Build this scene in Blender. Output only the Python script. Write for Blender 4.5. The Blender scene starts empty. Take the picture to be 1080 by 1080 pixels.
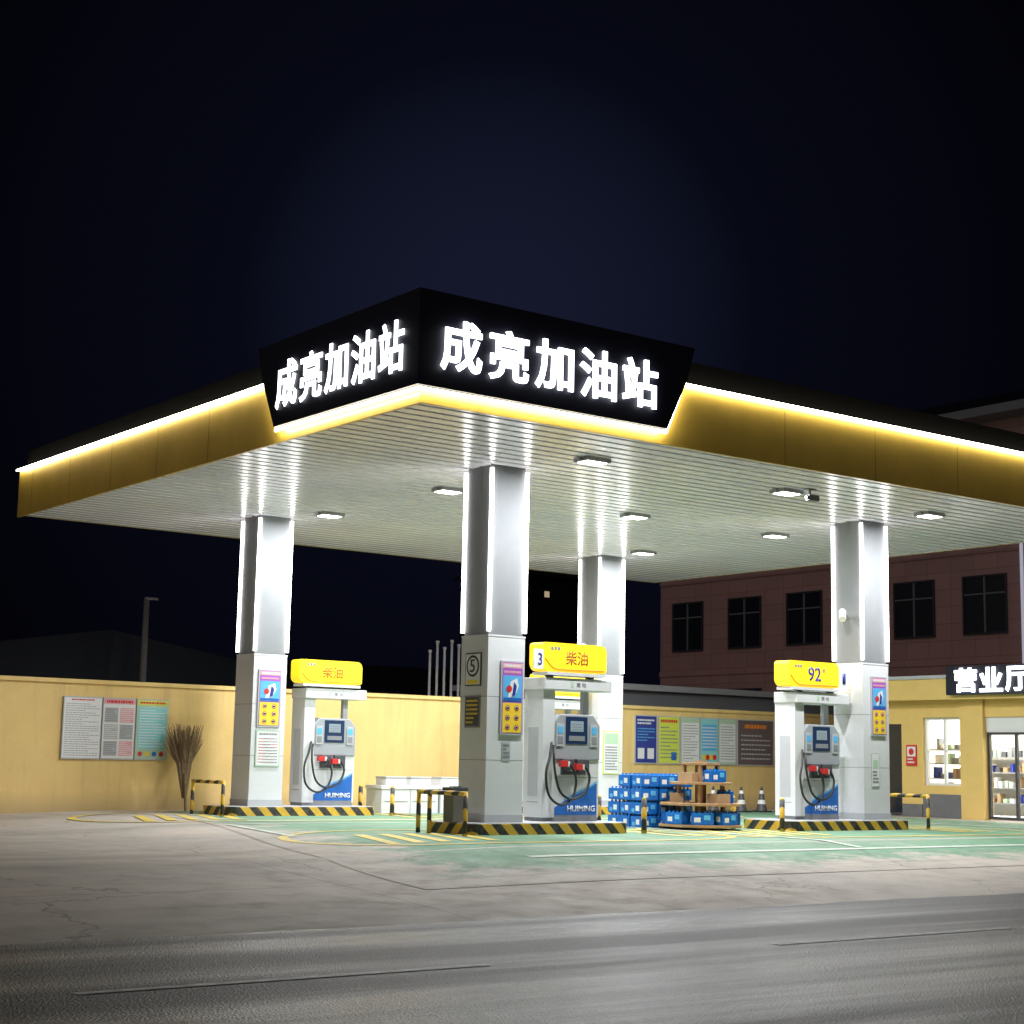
import bpy, bmesh, math, random
from mathutils import Vector, Matrix
random.seed(7)
C=bpy.context.scene.collection
SC=bpy.context.scene
# ---------------------------------------------------------------- materials
MATS={}
def mat(name,col,rough=.6,metal=0,emit=None,es=0,var=0,vscale=4,bump=0,bscale=40,spec=.5,col2=None,alpha=None):
    if name in MATS: return MATS[name]
    m=bpy.data.materials.new(name); m.use_nodes=True; nt=m.node_tree; N=nt.nodes; L=nt.links
    b=N['Principled BSDF']; b.inputs['Roughness'].default_value=rough; b.inputs['Metallic'].default_value=metal
    b.inputs['Specular IOR Level'].default_value=spec
    c=(*col,1); b.inputs['Base Color'].default_value=c
    if emit: b.inputs['Emission Color'].default_value=(*emit,1); b.inputs['Emission Strength'].default_value=es
    tc=N.new('ShaderNodeTexCoord')
    if var or col2:
        n=N.new('ShaderNodeTexNoise'); n.inputs['Scale'].default_value=vscale; n.inputs['Detail'].default_value=6; n.inputs['Roughness'].default_value=.65
        L.new(tc.outputs['Object'],n.inputs['Vector'])
        r=N.new('ShaderNodeValToRGB'); r.color_ramp.elements[0].position=.3; r.color_ramp.elements[1].position=.7
        c2=col2 if col2 else tuple(max(0,x*(1-var)) for x in col)
        r.color_ramp.elements[0].color=(*c2,1); r.color_ramp.elements[1].color=c
        L.new(n.outputs['Fac'],r.inputs['Fac']); L.new(r.outputs['Color'],b.inputs['Base Color'])
    if bump:
        n2=N.new('ShaderNodeTexNoise'); n2.inputs['Scale'].default_value=bscale; n2.inputs['Detail'].default_value=5
        L.new(tc.outputs['Object'],n2.inputs['Vector'])
        bp=N.new('ShaderNodeBump'); bp.inputs['Strength'].default_value=bump; bp.inputs['Distance'].default_value=.02
        L.new(n2.outputs['Fac'],bp.inputs['Height']); L.new(bp.outputs['Normal'],b.inputs['Normal'])
    if alpha is not None: b.inputs['Alpha'].default_value=alpha
    MATS[name]=m; return m

def mathn(nt,op,a,b=None,c=None):
    n=nt.nodes.new('ShaderNodeMath'); n.operation=op
    for i,v in enumerate((a,b,c)):
        if v is None: continue
        if isinstance(v,(int,float)): n.inputs[i].default_value=v
        else: nt.links.new(v,n.inputs[i])
    return n.outputs[0]
def mixc(nt,f,a,b):
    n=nt.nodes.new('ShaderNodeMix'); n.data_type='RGBA'
    if isinstance(f,(int,float)): n.inputs[0].default_value=f
    else: nt.links.new(f,n.inputs[0])
    for i,v in ((6,a),(7,b)):
        if isinstance(v,tuple): n.inputs[i].default_value=(*v,1)
        else: nt.links.new(v,n.inputs[i])
    return n.outputs[2]
def noise(nt,vec,scale,detail=6,rough=.6):
    n=nt.nodes.new('ShaderNodeTexNoise'); n.inputs['Scale'].default_value=scale; n.inputs['Detail'].default_value=detail; n.inputs['Roughness'].default_value=rough
    nt.links.new(vec,n.inputs['Vector']); return n.outputs['Fac']
def ramp(nt,f,p0,p1,c0=(0,0,0),c1=(1,1,1)):
    r=nt.nodes.new('ShaderNodeValToRGB'); e=r.color_ramp.elements
    e[0].position=p0;e[1].position=p1;e[0].color=(*c0,1);e[1].color=(*c1,1)
    nt.links.new(f,r.inputs['Fac']); return r.outputs['Color']
def newmat(name):
    m=bpy.data.materials.new(name); m.use_nodes=True; MATS[name]=m
    nt=m.node_tree; tc=nt.nodes.new('ShaderNodeTexCoord')
    return m,nt,nt.nodes['Principled BSDF'],tc.outputs['Object']
def bumpn(nt,b,h,strength,dist):
    bp=nt.nodes.new('ShaderNodeBump'); bp.inputs['Strength'].default_value=strength; bp.inputs['Distance'].default_value=dist
    nt.links.new(h,bp.inputs['Height']); nt.links.new(bp.outputs['Normal'],b.inputs['Normal'])
CC=((.53,.465,.40),(.43,.39,.35),(.29,.255,.225))
def slab(name,green=None,wear=None,rough=.75):
    """weathered concrete; with green= a worn green paint coat that breaks up towards its border"""
    c1,c2,cst=CC
    m,nt,b,o=newmat(name)
    s=nt.nodes.new('ShaderNodeSeparateXYZ'); nt.links.new(o,s.inputs[0])
    n1=noise(nt,o,.35,8,.65); n2=noise(nt,o,2.2,8,.7); n3=noise(nt,o,45,4,.7)
    col=mixc(nt,ramp(nt,n1,.35,.65),c1,c2)
    col=mixc(nt,mathn(nt,'MULTIPLY',ramp(nt,n2,.5,.75),.6),col,cst)
    if green:
        g1,g2,g3=green
        gc=mixc(nt,ramp(nt,n1,.35,.65),g1,g2); gc=mixc(nt,mathn(nt,'MULTIPLY',ramp(nt,n2,.5,.75),.6),gc,g3)
        wn=noise(nt,o,1.3,9,.75)
        gc=mixc(nt,mathn(nt,'MULTIPLY',ramp(nt,wn,.54,.70),.7),gc,wear)
        yy=mathn(nt,'SUBTRACT',s.outputs[1],15.3)
        xx=mathn(nt,'SUBTRACT',mathn(nt,'SUBTRACT',s.outputs[0],10.4),mathn(nt,'MULTIPLY',yy,.21))
        dd=mathn(nt,'ADD',mathn(nt,'MULTIPLY',mathn(nt,'MINIMUM',xx,yy),.42),mathn(nt,'MULTIPLY',mathn(nt,'SUBTRACT',wn,.5),2.0))
        msk=ramp(nt,dd,.28,.55)
        col=mixc(nt,msk,col,gc)
    col=mixc(nt,mathn(nt,'MULTIPLY',ramp(nt,n3,.5,.8),.3),col,(.12,.11,.1))
    mp=nt.nodes.new('ShaderNodeMapping'); mp.inputs['Scale'].default_value=(.12,1.1,1); nt.links.new(o,mp.inputs['Vector'])
    col=mixc(nt,mathn(nt,'MULTIPLY',ramp(nt,noise(nt,mp.outputs[0],1.0,5,.6),.48,.7),.45),col,(.20,.19,.165))
    v=nt.nodes.new('ShaderNodeTexVoronoi'); v.feature='DISTANCE_TO_EDGE'; v.inputs['Scale'].default_value=.33
    dis=nt.nodes.new('ShaderNodeVectorMath'); dis.operation='ADD'
    nn=nt.nodes.new('ShaderNodeTexNoise'); nn.inputs['Scale'].default_value=1.1; nn.inputs['Detail'].default_value=6
    nt.links.new(o,nn.inputs['Vector']); nt.links.new(o,dis.inputs[0]); nt.links.new(nn.outputs['Color'],dis.inputs[1]); nt.links.new(dis.outputs[0],v.inputs['Vector'])
    cr=mathn(nt,'LESS_THAN',v.outputs['Distance'],.004)
    crm=mathn(nt,'MULTIPLY',cr,mathn(nt,'GREATER_THAN',noise(nt,o,.25,2),.5))
    col=mixc(nt,mathn(nt,'MULTIPLY',crm,.45),col,(.08,.07,.06))
    def jl(ax,per):
        f=mathn(nt,'FRACT',mathn(nt,'DIVIDE',mathn(nt,'ADD',s.outputs[ax],200.3),per))
        return mathn(nt,'LESS_THAN',f,.022/per)
    j=mathn(nt,'MAXIMUM',jl(0,5),jl(1,4.6))
    col=mixc(nt,mathn(nt,'MULTIPLY',j,.6),col,(.11,.10,.09))
    nt.links.new(col,b.inputs['Base Color'])
    nt.links.new(ramp(nt,n2,.3,.7,(.60,)*3,(.85,)*3),b.inputs['Roughness'])
    bumpn(nt,b,mathn(nt,'ADD',n3,n2),.4,.014)
    return m
slab('concrete_ground')
slab('green_floor',((.11,.27,.16),(.16,.30,.19),(.09,.18,.12)),(.31,.34,.27))
m,nt,b,o=newmat('asphalt')
n1=noise(nt,o,.6,8,.7); n2=noise(nt,o,42,4,.8); v=nt.nodes.new('ShaderNodeTexVoronoi'); v.inputs['Scale'].default_value=48; nt.links.new(o,v.inputs['Vector'])
col=mixc(nt,ramp(nt,n1,.35,.7),(.026,.025,.031),(.044,.042,.050)); col=mixc(nt,ramp(nt,n2,.54,.74),col,(.18,.172,.19))
col=mixc(nt,mathn(nt,'MULTIPLY',ramp(nt,v.outputs['Distance'],.0,.32,(1,1,1),(0,0,0)),.4),col,(.27,.26,.29))
mp=nt.nodes.new('ShaderNodeMapping'); mp.inputs['Scale'].default_value=(.06,1.0,1); nt.links.new(o,mp.inputs['Vector'])
trk=ramp(nt,noise(nt,mp.outputs[0],1.1,5,.55),.42,.62)
col=mixc(nt,mathn(nt,'MULTIPLY',trk,.45),col,(.022,.021,.026))
nt.links.new(col,b.inputs['Base Color']); nt.links.new(ramp(nt,trk,0,1,(.55,)*3,(.30,)*3),b.inputs['Roughness'])
b.inputs['Specular IOR Level'].default_value=.42
bumpn(nt,b,mathn(nt,'ADD',n2,v.outputs['Distance']),.8,.014)
m,nt,b,o=newmat('hazard')
s=nt.nodes.new('ShaderNodeSeparateXYZ'); nt.links.new(o,s.inputs[0])
f=mathn(nt,'FRACT',mathn(nt,'MULTIPLY',mathn(nt,'ADD',mathn(nt,'ADD',s.outputs[0],s.outputs[1]),mathn(nt,'ADD',s.outputs[2],50)),2.7))
st=mathn(nt,'GREATER_THAN',f,.5); wn=ramp(nt,noise(nt,o,9,6,.7),.45,.75)
col=mixc(nt,st,(.02,.02,.02),(.70,.42,.03)); col=mixc(nt,mathn(nt,'MULTIPLY',wn,.5),col,(.2,.17,.13)); nt.links.new(col,b.inputs['Base Color']); b.inputs['Roughness'].default_value=.55
m,nt,b,o=newmat('yellow_render')
s=nt.nodes.new('ShaderNodeSeparateXYZ'); nt.links.new(o,s.inputs[0])
n1=noise(nt,o,.7,8,.65); n2=noise(nt,o,18,5,.7)
mp=nt.nodes.new('ShaderNodeMapping'); mp.inputs['Scale'].default_value=(3,3,.25); nt.links.new(o,mp.inputs['Vector'])
stk=noise(nt,mp.outputs[0],1.2,6,.7)
col=mixc(nt,ramp(nt,n1,.35,.65),(.82,.59,.23),(.72,.51,.20)); col=mixc(nt,mathn(nt,'MULTIPLY',ramp(nt,stk,.5,.75),.45),col,(.48,.34,.17))
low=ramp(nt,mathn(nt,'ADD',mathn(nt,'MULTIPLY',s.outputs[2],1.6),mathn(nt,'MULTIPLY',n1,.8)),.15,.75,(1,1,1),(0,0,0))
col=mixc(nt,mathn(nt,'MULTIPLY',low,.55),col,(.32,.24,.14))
nt.links.new(col,b.inputs['Base Color']); b.inputs['Roughness'].default_value=.85; bumpn(nt,b,n2,.4,.01)
m,nt,b,o=newmat('stone_tile')
s=nt.nodes.new('ShaderNodeSeparateXYZ'); nt.links.new(o,s.inputs[0])
cb=nt.nodes.new('ShaderNodeCombineXYZ'); nt.links.new(mathn(nt,'ADD',s.outputs[1],s.outputs[0]),cb.inputs[0]); nt.links.new(s.outputs[2],cb.inputs[1])
br=nt.nodes.new('ShaderNodeTexBrick'); br.inputs['Scale'].default_value=1; br.offset=0; br.inputs['Brick Width'].default_value=1.0; br.inputs['Row Height'].default_value=.6; br.inputs['Mortar Size'].default_value=.012
br.inputs['Color1'].default_value=(.62,.36,.33,1); br.inputs['Color2'].default_value=(.55,.32,.29,1); br.inputs['Mortar'].default_value=(.34,.21,.19,1)
nt.links.new(cb.outputs[0],br.inputs['Vector']); nt.links.new(mixc(nt,mathn(nt,'MULTIPLY',noise(nt,o,.5,6),.35),br.outputs['Color'],(.27,.18,.17)),b.inputs['Base Color']); b.inputs['Roughness'].default_value=.5
m,nt,b,o=newmat('soffit_white')
n1=noise(nt,o,.5,5,.6); mp=nt.nodes.new('ShaderNodeMapping'); mp.inputs['Scale'].default_value=(.15,8,1); nt.links.new(o,mp.inputs['Vector'])
n2=noise(nt,mp.outputs[0],1,3,.6)
nt.links.new(mixc(nt,ramp(nt,mathn(nt,'MULTIPLY',mathn(nt,'ADD',n1,n2),.5),.4,.6),(.84,.82,.93),(.95,.93,.99)),b.inputs['Base Color']); b.inputs['Roughness'].default_value=.22; b.inputs['Specular IOR Level'].default_value=.85
mat('groove',(.03,.03,.03),.8)
mat('fascia_yellow',(.68,.46,.08),.36,var=.22,vscale=1.2,spec=.6)
mat('dark_panel',(.010,.011,.022),.6,spec=.3)
mat('roof_dark',(.003,.003,.0032),.9,spec=.05)
mat('letter_glow',(.9,.9,.95),.4,emit=(.93,.96,1),es=5)
mat('letter_side',(.35,.37,.45),.4,emit=(.55,.6,1),es=2.4)
mat('led',(.9,.9,.9),.4,emit=(1,.98,.95),es=8)
mat('led_fascia',(.9,.9,.8),.4,emit=(1,.94,.72),es=22)
mat('lamp_glow',(.9,.9,.9),.4,emit=(1,.98,.94),es=14)
mat('lamp_body',(.35,.35,.36),.4,metal=.4)
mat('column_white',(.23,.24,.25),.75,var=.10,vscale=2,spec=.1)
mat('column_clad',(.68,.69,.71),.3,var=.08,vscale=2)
mat('seam',(.18,.18,.18),.6)
mat('white_paint',(.66,.67,.68),.35,var=.08,vscale=3)
mat('light_grey',(.46,.48,.50),.4,var=.1)
mat('head_grey',(.34,.36,.39),.4,var=.1)
mat('mid_grey',(.22,.23,.25),.45)
mat('dark_grey',(.07,.07,.08),.45)
mat('bin_grey',(.15,.14,.125),.6,var=.2)
mat('black',(.015,.015,.017),.4)
mat('rubber',(.012,.012,.012),.5)
mat('blue',(.02,.13,.46),.35)
mat('light_blue',(.10,.42,.75),.4)
mat('navy',(.02,.04,.28),.4)
mat('cyan',(.25,.6,.62),.5)
mat('red',(.60,.03,.03),.4)
mat('pink',(.72,.35,.40),.5)
mat('purple',(.34,.10,.50),.5)
mat('yellow',(.85,.60,.04),.45)
mat('orange',(.8,.25,.03),.5)
mat('sign_ink',(.45,.12,.0),.5)
mat('lime',(.60,.68,.08),.5)
mat('pale_green',(.42,.58,.42),.5)
mat('dark_board',(.14,.10,.10),.5)
mat('paper',(.72,.73,.74),.5)
mat('text_grey',(.22,.22,.24),.6)
mat('sign_yellow',(.9,.62,.02),.3,emit=(1,.62,.02),es=.75)
mat('screen',(.18,.23,.27),.15,emit=(.5,.7,.8),es=.2)
mat('bezel',(.015,.035,.09),.25)
mat('glass_dark',(.02,.024,.032),.06,spec=.6)
mat('wood',(.46,.27,.13),.6,var=.35,vscale=9)
mat('cardboard',(.45,.30,.17),.8,var=.2,vscale=6)
mat('twig',(.36,.25,.14),.8,var=.4,vscale=20)
mat('road_white',(.62,.62,.63),.6,col2=(.16,.16,.17),vscale=7)
mat('line_white',(.66,.69,.63),.6,col2=(.34,.42,.33),vscale=2.5)
mat('line_yellow',(.80,.55,.08),.6,col2=(.48,.42,.14),vscale=2.5)
mat('bottle_blue',(.02,.22,.66),.15,var=.3,vscale=12)
mat('wrap_blue',(.015,.17,.62),.16,var=.35,vscale=14)
mat('steel_roof',(.010,.013,.020),.6,var=.3,vscale=1,spec=.2)
mat('dark_wall',(.016,.015,.017),.8,var=.3,vscale=1,spec=.2)
mat('pole_concrete',(.16,.155,.15),.8,var=.2)
mat('frame_dark',(.05,.05,.06),.4)
mat('frame_white',(.7,.7,.7),.4)
mat('pipe_glow',(.7,.72,.75),.4,emit=(.8,.82,1),es=.35)  # emission put on the downpipes to help brighten the tiled facade
mat('shop_wall',(.76,.53,.17),.7,var=.12,vscale=1.5)
mat('shop_interior',(.80,.78,.73),.6)
mat('shop_light',(1,1,1),.5,emit=(1,.94,.84),es=11)
mat('base_grey',(.16,.16,.17),.7,var=.2)
m=mat('clear_glass',(.9,.95,.95),.03); m.node_tree.nodes['Principled BSDF'].inputs['Transmission Weight'].default_value=1; m.node_tree.nodes['Principled BSDF'].inputs['IOR'].default_value=1.05
mat('house_window',(.9,.7,.4),.4,emit=(1,.8,.5),es=.35)
# ---------------------------------------------------------------- builders
class B:
    def __init__(s): s.v=[];s.f=[];s.m=[];s.ms=[]
    def mi(s,n):
        if n not in s.ms: s.ms.append(n)
        return s.ms.index(n)
    def poly(s,pts,m):
        k=len(s.v); s.v+= [tuple(p) for p in pts]; s.f.append(tuple(range(k,k+len(pts)))); s.m.append(s.mi(m))
    def box(s,x0,x1,y0,y1,z0,z1,m,bev=0):
        if x0>x1:x0,x1=x1,x0
        if y0>y1:y0,y1=y1,y0
        k=len(s.v)
        s.v+=[(x0,y0,z0),(x1,y0,z0),(x1,y1,z0),(x0,y1,z0),(x0,y0,z1),(x1,y0,z1),(x1,y1,z1),(x0,y1,z1)]
        for f in ((0,3,2,1),(4,5,6,7),(0,1,5,4),(1,2,6,5),(2,3,7,6),(3,0,4,7)):
            s.f.append(tuple(k+i for i in f)); s.m.append(s.mi(m))
    def prism(s,prof,vec,m):
        n=len(prof);k=len(s.v);v=Vector(vec)
        s.v+=[tuple(p) for p in prof]+[tuple(Vector(p)+v) for p in prof]
        s.f.append(tuple(range(k,k+n)));s.m.append(s.mi(m)); s.f.append(tuple(range(k+2*n-1,k+n-1,-1)));s.m.append(s.mi(m))
        for i in range(n):
            j=(i+1)%n; s.f.append((k+j,k+i,k+n+i,k+n+j)); s.m.append(s.mi(m))
    def tube(s,pts,r,m,seg=8,cap=True):
        pts=[Vector(p) for p in pts];n=len(pts);k=len(s.v)
        rs=r if isinstance(r,(list,tuple)) else [r]*n
        up=None
        for i,p in enumerate(pts):
            t=(pts[min(i+1,n-1)]-pts[max(i-1,0)]).normalized()
            if up is None:
                up=Vector((0,0,1)) if abs(t.z)<.9 else Vector((1,0,0))
            a=t.cross(up)
            if a.length<1e-4: a=t.orthogonal()
            a.normalize(); bq=a.cross(t).normalized(); up=bq
            for q in range(seg):
                an=2*math.pi*(q+.5)/seg; s.v.append(tuple(p+a*math.cos(an)*rs[i]+bq*math.sin(an)*rs[i]))
        for i in range(n-1):
            for q in range(seg):
                q2=(q+1)%seg; s.f.append((k+i*seg+q,k+i*seg+q2,k+(i+1)*seg+q2,k+(i+1)*seg+q)); s.m.append(s.mi(m))
        if cap:
            s.f.append(tuple(k+q for q in range(seg))[::-1]); s.m.append(s.mi(m)); s.f.append(tuple(k+(n-1)*seg+q for q in range(seg))); s.m.append(s.mi(m))
    def obj(s,name,parent=None,label=None,loc=(0,0,0),bevel=0,smooth=False,kind=None,cat=None,group=None,fix=True):
        me=bpy.data.meshes.new(name); me.from_pydata(s.v,[],s.f); 
        for n in s.ms: me.materials.append(MATS[n])
        for p,mi in zip(me.polygons,s.m): p.material_index=mi
        if fix:
            bm=bmesh.new(); bm.from_mesh(me); bmesh.ops.recalc_face_normals(bm,faces=bm.faces); bm.to_mesh(me); bm.free()
        if smooth:
            for p in me.polygons: p.use_smooth=True
        o=bpy.data.objects.new(name,me); o.location=loc; C.objects.link(o)
        if bevel:
            md=o.modifiers.new('bevel','BEVEL'); md.width=bevel; md.segments=2; md.limit_method='ANGLE'; md.angle_limit=math.radians(50)
        if parent: o.parent=parent
        if label:o['label']=label
        if kind:o['kind']=kind
        if cat:o['category']=cat
        if group:o['group']=group
        return o
def thing(name,label,cat,loc=(0,0,0),rz=0,group=None):
    o=bpy.data.objects.new(name,None); o.location=loc; o.rotation_euler=(0,0,rz); o.empty_display_size=.2; C.objects.link(o)
    o['label']=label;o['category']=cat
    if group:o['group']=group
    return o
def dup(t,loc,rz=None):
    n=t.copy(); C.objects.link(n); n.location=loc
    if rz is not None:n.rotation_euler=(0,0,rz)
    for c in t.children:
        k=c.copy(); C.objects.link(k); k.parent=n
        for d in c.children:
            e=d.copy(); C.objects.link(e); e.parent=k
    return n
def spline(pts,n=8):
    P=[Vector(p) for p in pts];P=[P[0]*2-P[1]]+P+[P[-1]*2-P[-2]];out=[]
    for i in range(1,len(P)-2):
        for k in range(n):
            t=k/n;a,b_,c,d=P[i-1:i+3]
            out.append(.5*((2*b_)+(c-a)*t+(2*a-5*b_+4*c-d)*t*t+(3*b_-a-3*c+d)*t**3))
    out.append(P[-2]); return out
def text(s,x,y,z,w,h,m,parent,face='-Y',ext=.01,off=.0,name='lettering',shear=0,label=None,side=None):
    cu=bpy.data.curves.new('t','FONT'); cu.body=s; cu.size=1; cu.offset=off; cu.shear=shear; cu.resolution_u=3
    t=bpy.data.objects.new('t',cu); C.objects.link(t); bpy.context.view_layer.update()
    dg=bpy.context.evaluated_depsgraph_get(); me=bpy.data.meshes.new_from_object(t.evaluated_get(dg))
    bpy.data.objects.remove(t); bpy.data.curves.remove(cu)
    if not me.vertices: return None
    xs=[v.co.x for v in me.vertices]; ys=[v.co.y for v in me.vertices]
    x0,x1,y0,y1=min(xs),max(xs),min(ys),max(ys)
    sx=w/(x1-x0); sy=h/(y1-y0)
    bm=bmesh.new(); bm.from_mesh(me)
    for v in bm.verts:
        a=(v.co.x-x0)*sx; c=(v.co.y-y0)*sy
        if face=='-Y': v.co=Vector((a,0,c))
        else: v.co=Vector((0,-a,c))
    out=Vector((0,-1,0)) if face=='-Y' else Vector((-1,0,0))
    r=bmesh.ops.extrude_face_region(bm,geom=list(bm.faces))
    for g in r['geom']:
        if isinstance(g,bmesh.types.BMVert): g.co+=out*ext
    bmesh.ops.recalc_face_normals(bm,faces=bm.faces); bm.normal_update()
    for fc in bm.faces: fc.material_index=1 if (side and abs(fc.normal.dot(out))<.5) else 0
    bm.to_mesh(me); bm.free(); me.materials.clear(); me.materials.append(MATS[m])
    if side: me.materials.append(MATS[side])
    o=bpy.data.objects.new(name,me); C.objects.link(o); o.location=(x,y,z)
    if parent:o.parent=parent
    if label:o['label']=label
    return o
class Board(B):
    def __init__(s,w,h,face='-Y',frame='light_grey',t=.03):
        super().__init__(); s.w=w;s.h=h;s.fc=face;s.t=t
        if face=='-Y': s.box(0,w,-t,0,0,h,frame)
        else: s.box(-t,0,-w,0,0,h,frame)
        s.k=0
    def rect(s,u0,v0,u1,v1,m,k=1):
        d=s.t+.0025*k
        if s.fc=='-Y': q=[(u*s.w,-d,v*s.h) for u,v in((u0,v0),(u1,v0),(u1,v1),(u0,v1))]
        else: q=[(-d,-u*s.w,v*s.h) for u,v in((u0,v0),(u1,v0),(u1,v1),(u0,v1))]
        s.poly(q,m)
    def lines(s,u0,v0,u1,v1,n,m='text_grey',k=2,dens=.55):
        st=(v1-v0)/n
        for i in range(n):
            y=v1-(i+1)*st; u=u0; end=u1-(u1-u0)*(random.random()*.5 if random.random()<.35 else 0)
            while u<end:
                w=(u1-u0)*random.uniform(.04,.12); e=min(u+w,end); s.rect(u,y+st*(1-dens)/2,e,y+st*(1+dens)/2,m,k); u=e+(u1-u0)*.02
    def disc(s,u,v,r,m,k=2,n=16):
        d=s.t+.0025*k;pts=[]
        for i in range(n):
            a=2*math.pi*i/n;uu=u*s.w+r*math.cos(a);vv=v*s.h+r*math.sin(a)
            pts.append((uu,-d,vv) if s.fc=='-Y' else (-d,-uu,vv))
        s.poly(pts,m)
# ---------------------------------------------------------------- terrain
G=-.18
def sm(t): t=max(0,min(1,t)); return t*t*(3-2*t)
def h(x,y):
    if y<13.4: z=-.6
    elif y<18: z=-.6+(y-13.4)/4.6*(G+.6)
    else: z=G
    return z-.14*sm((14-x)/5)*sm((y-13.4)/5)
def grid(xs,ys,m,name,off,kind='structure'):
    b=B();nx=len(xs)
    for y in ys:
        for x in xs: b.v.append((x,y,h(x,y)+off))
    for j in range(len(ys)-1):
        for i in range(nx-1):
            b.f.append((j*nx+i,j*nx+i+1,(j+1)*nx+i+1,(j+1)*nx+i)); b.m.append(b.mi(m))
    return b.obj(name,kind=kind,smooth=False,fix=False)
def fr(a,b_,s): 
    n=max(1,round((b_-a)/s)); return [a+(b_-a)*i/n for i in range(n+1)]
xs=[-400,-150,-60,-20,-5]+fr(0,14,.5)+[16,20,24,30,36,45,60,90,160,400]
ys=[-300,-100,-30,-5,5]+[13.4]+fr(13.9,18,.4)[0:]+[18.4]+[20,23,27,31,36,45,60,90,160,400]
ys=sorted(set([round(y,3) for y in ys]+[18.0,13.4]))
grid(xs,ys,'concrete_ground','ground',0)
b=B(); X=[-120,-40,-10]+fr(-5,40,.35)+[80,140]
for x in X: b.v.append((x,-4,-.594)); 
nX=len(X)
for x in X: b.v.append((x,13.36+(random.uniform(-.045,.035) if -6<x<41 else 0)+.03*math.sin(x*1.3),-.594))
for i in range(nX-1): b.f.append((i,i+1,nX+i+1,nX+i)); b.m.append(b.mi('asphalt'))
b.obj('road',kind='structure',fix=False)
b=B(); ny=44;nx=60
Ys=[15.3+(30.95-15.3)*j/ny for j in range(ny+1)]
for y in Ys:
    xl= 10.4+ (13.6-10.4)*sm((y-15.3)/14.4)
    xr= 30.8
    for i in range(nx+1):
        t=i/nx; x=xl+(xr-xl)*t; b.v.append((x,y,0))
b.v=[(x,y,h(x,y)+.006) for x,y,_ in b.v]
for j in range(ny):
    for i in range(nx): b.f.append((j*(nx+1)+i,j*(nx+1)+i+1,(j+1)*(nx+1)+i+1,(j+1)*(nx+1)+i)); b.m.append(b.mi('green_floor'))
b.obj('forecourt_floor',kind='structure',fix=False)
def stripe(b,pts,w,m,off=.012,closed=False):
    P=[]
    n=len(pts)
    for i in range(n-(0 if closed else 1)):
        a=Vector(pts[i]);c=Vector(pts[(i+1)%n]);k=max(1,int((c-a).length/.35))
        for q in range(k): P.append(a+(c-a)*q/k)
    if not closed: P.append(Vector(pts[-1]))
    N=len(P);k0=len(b.v)
    for i,p in enumerate(P):
        t=(P[(i+1)%N]-P[i-1]) if closed else (P[min(i+1,N-1)]-P[max(i-1,0)])
        t.normalize(); nn=Vector((-t.y,t.x))*w/2
        for q in (p+nn,p-nn): b.v.append((q.x,q.y,h(q.x,q.y)+off))
    for i in range(N if closed else N-1):
        j=(i+1)%N; b.f.append((k0+2*i+1,k0+2*j+1,k0+2*j,k0+2*i)); b.m.append(b.mi(m))
def stadium(x0,x1,y0,y1,n=12):
    r=(y1-y0)/2;cy=(y0+y1)/2;o=[]
    for i in range(n+1): a=math.pi/2+math.pi*i/n; o.append((x0+r+r*math.cos(a),cy+r*math.sin(a)))
    for i in range(n+1): a=-math.pi/2+math.pi*i/n; o.append((x1-r+r*math.cos(a),cy+r*math.sin(a)))
    return o
bl=B()
IS=[(14.8,18.0,20.62),(14.75,18.0,28.25),(21.7,24.95,20.62),(21.7,24.95,28.25)]
IW=1.28
for x0,x1,y0 in IS:
    xa,xb,ya,yb=x0-3.0,x1+(1.4 if x0<20 else 2.2),y0-2.0,y0+IW+.5
    stripe(bl,stadium(xa,xb,ya,yb),.15,'line_yellow',closed=True)
    for i in range(5):
        x=x0-1.9+i*.42; stripe(bl,[(x-.35,ya+.6),(x+.35,yb-1.1)],.18,'line_yellow')
    for i in range(3):
        x=x1+.35+i*.4; 
        if x+.3<xb-.3: stripe(bl,[(x-.2,ya+.9),(x+.2,yb-.7)],.16,'line_yellow')
bl.obj('yellow_lane_marking',kind='structure',fix=False)
bl=B()
stripe(bl,[(13.2,17.1),(30,17.1)],.13,'line_white',.013); stripe(bl,[(13.2,25.0),(30,25.0)],.13,'line_white',.013)
stripe(bl,[(19.6,17.2),(19.6,24.9)],.13,'line_white',.016)
stripe(bl,[(28.2,17.2),(28.2,24.9)],.13,'line_white',.016); stripe(bl,[(13.9,26.0),(27,26.0)],.13,'line_white',.016)
stripe(bl,[(12.3,21.5),(13.0,24.9)],.12,'line_white',.016)
bl.obj('white_lane_marking',kind='structure',fix=False)
bl=B()
for i in range(10): 
    x=4.4+(i-3)*6.4; stripe(bl,[(x,10.45),(x+3.3,10.45)],.10,'road_white',off=.012)
bl.obj('road_marking',kind='structure',fix=False)
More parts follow.
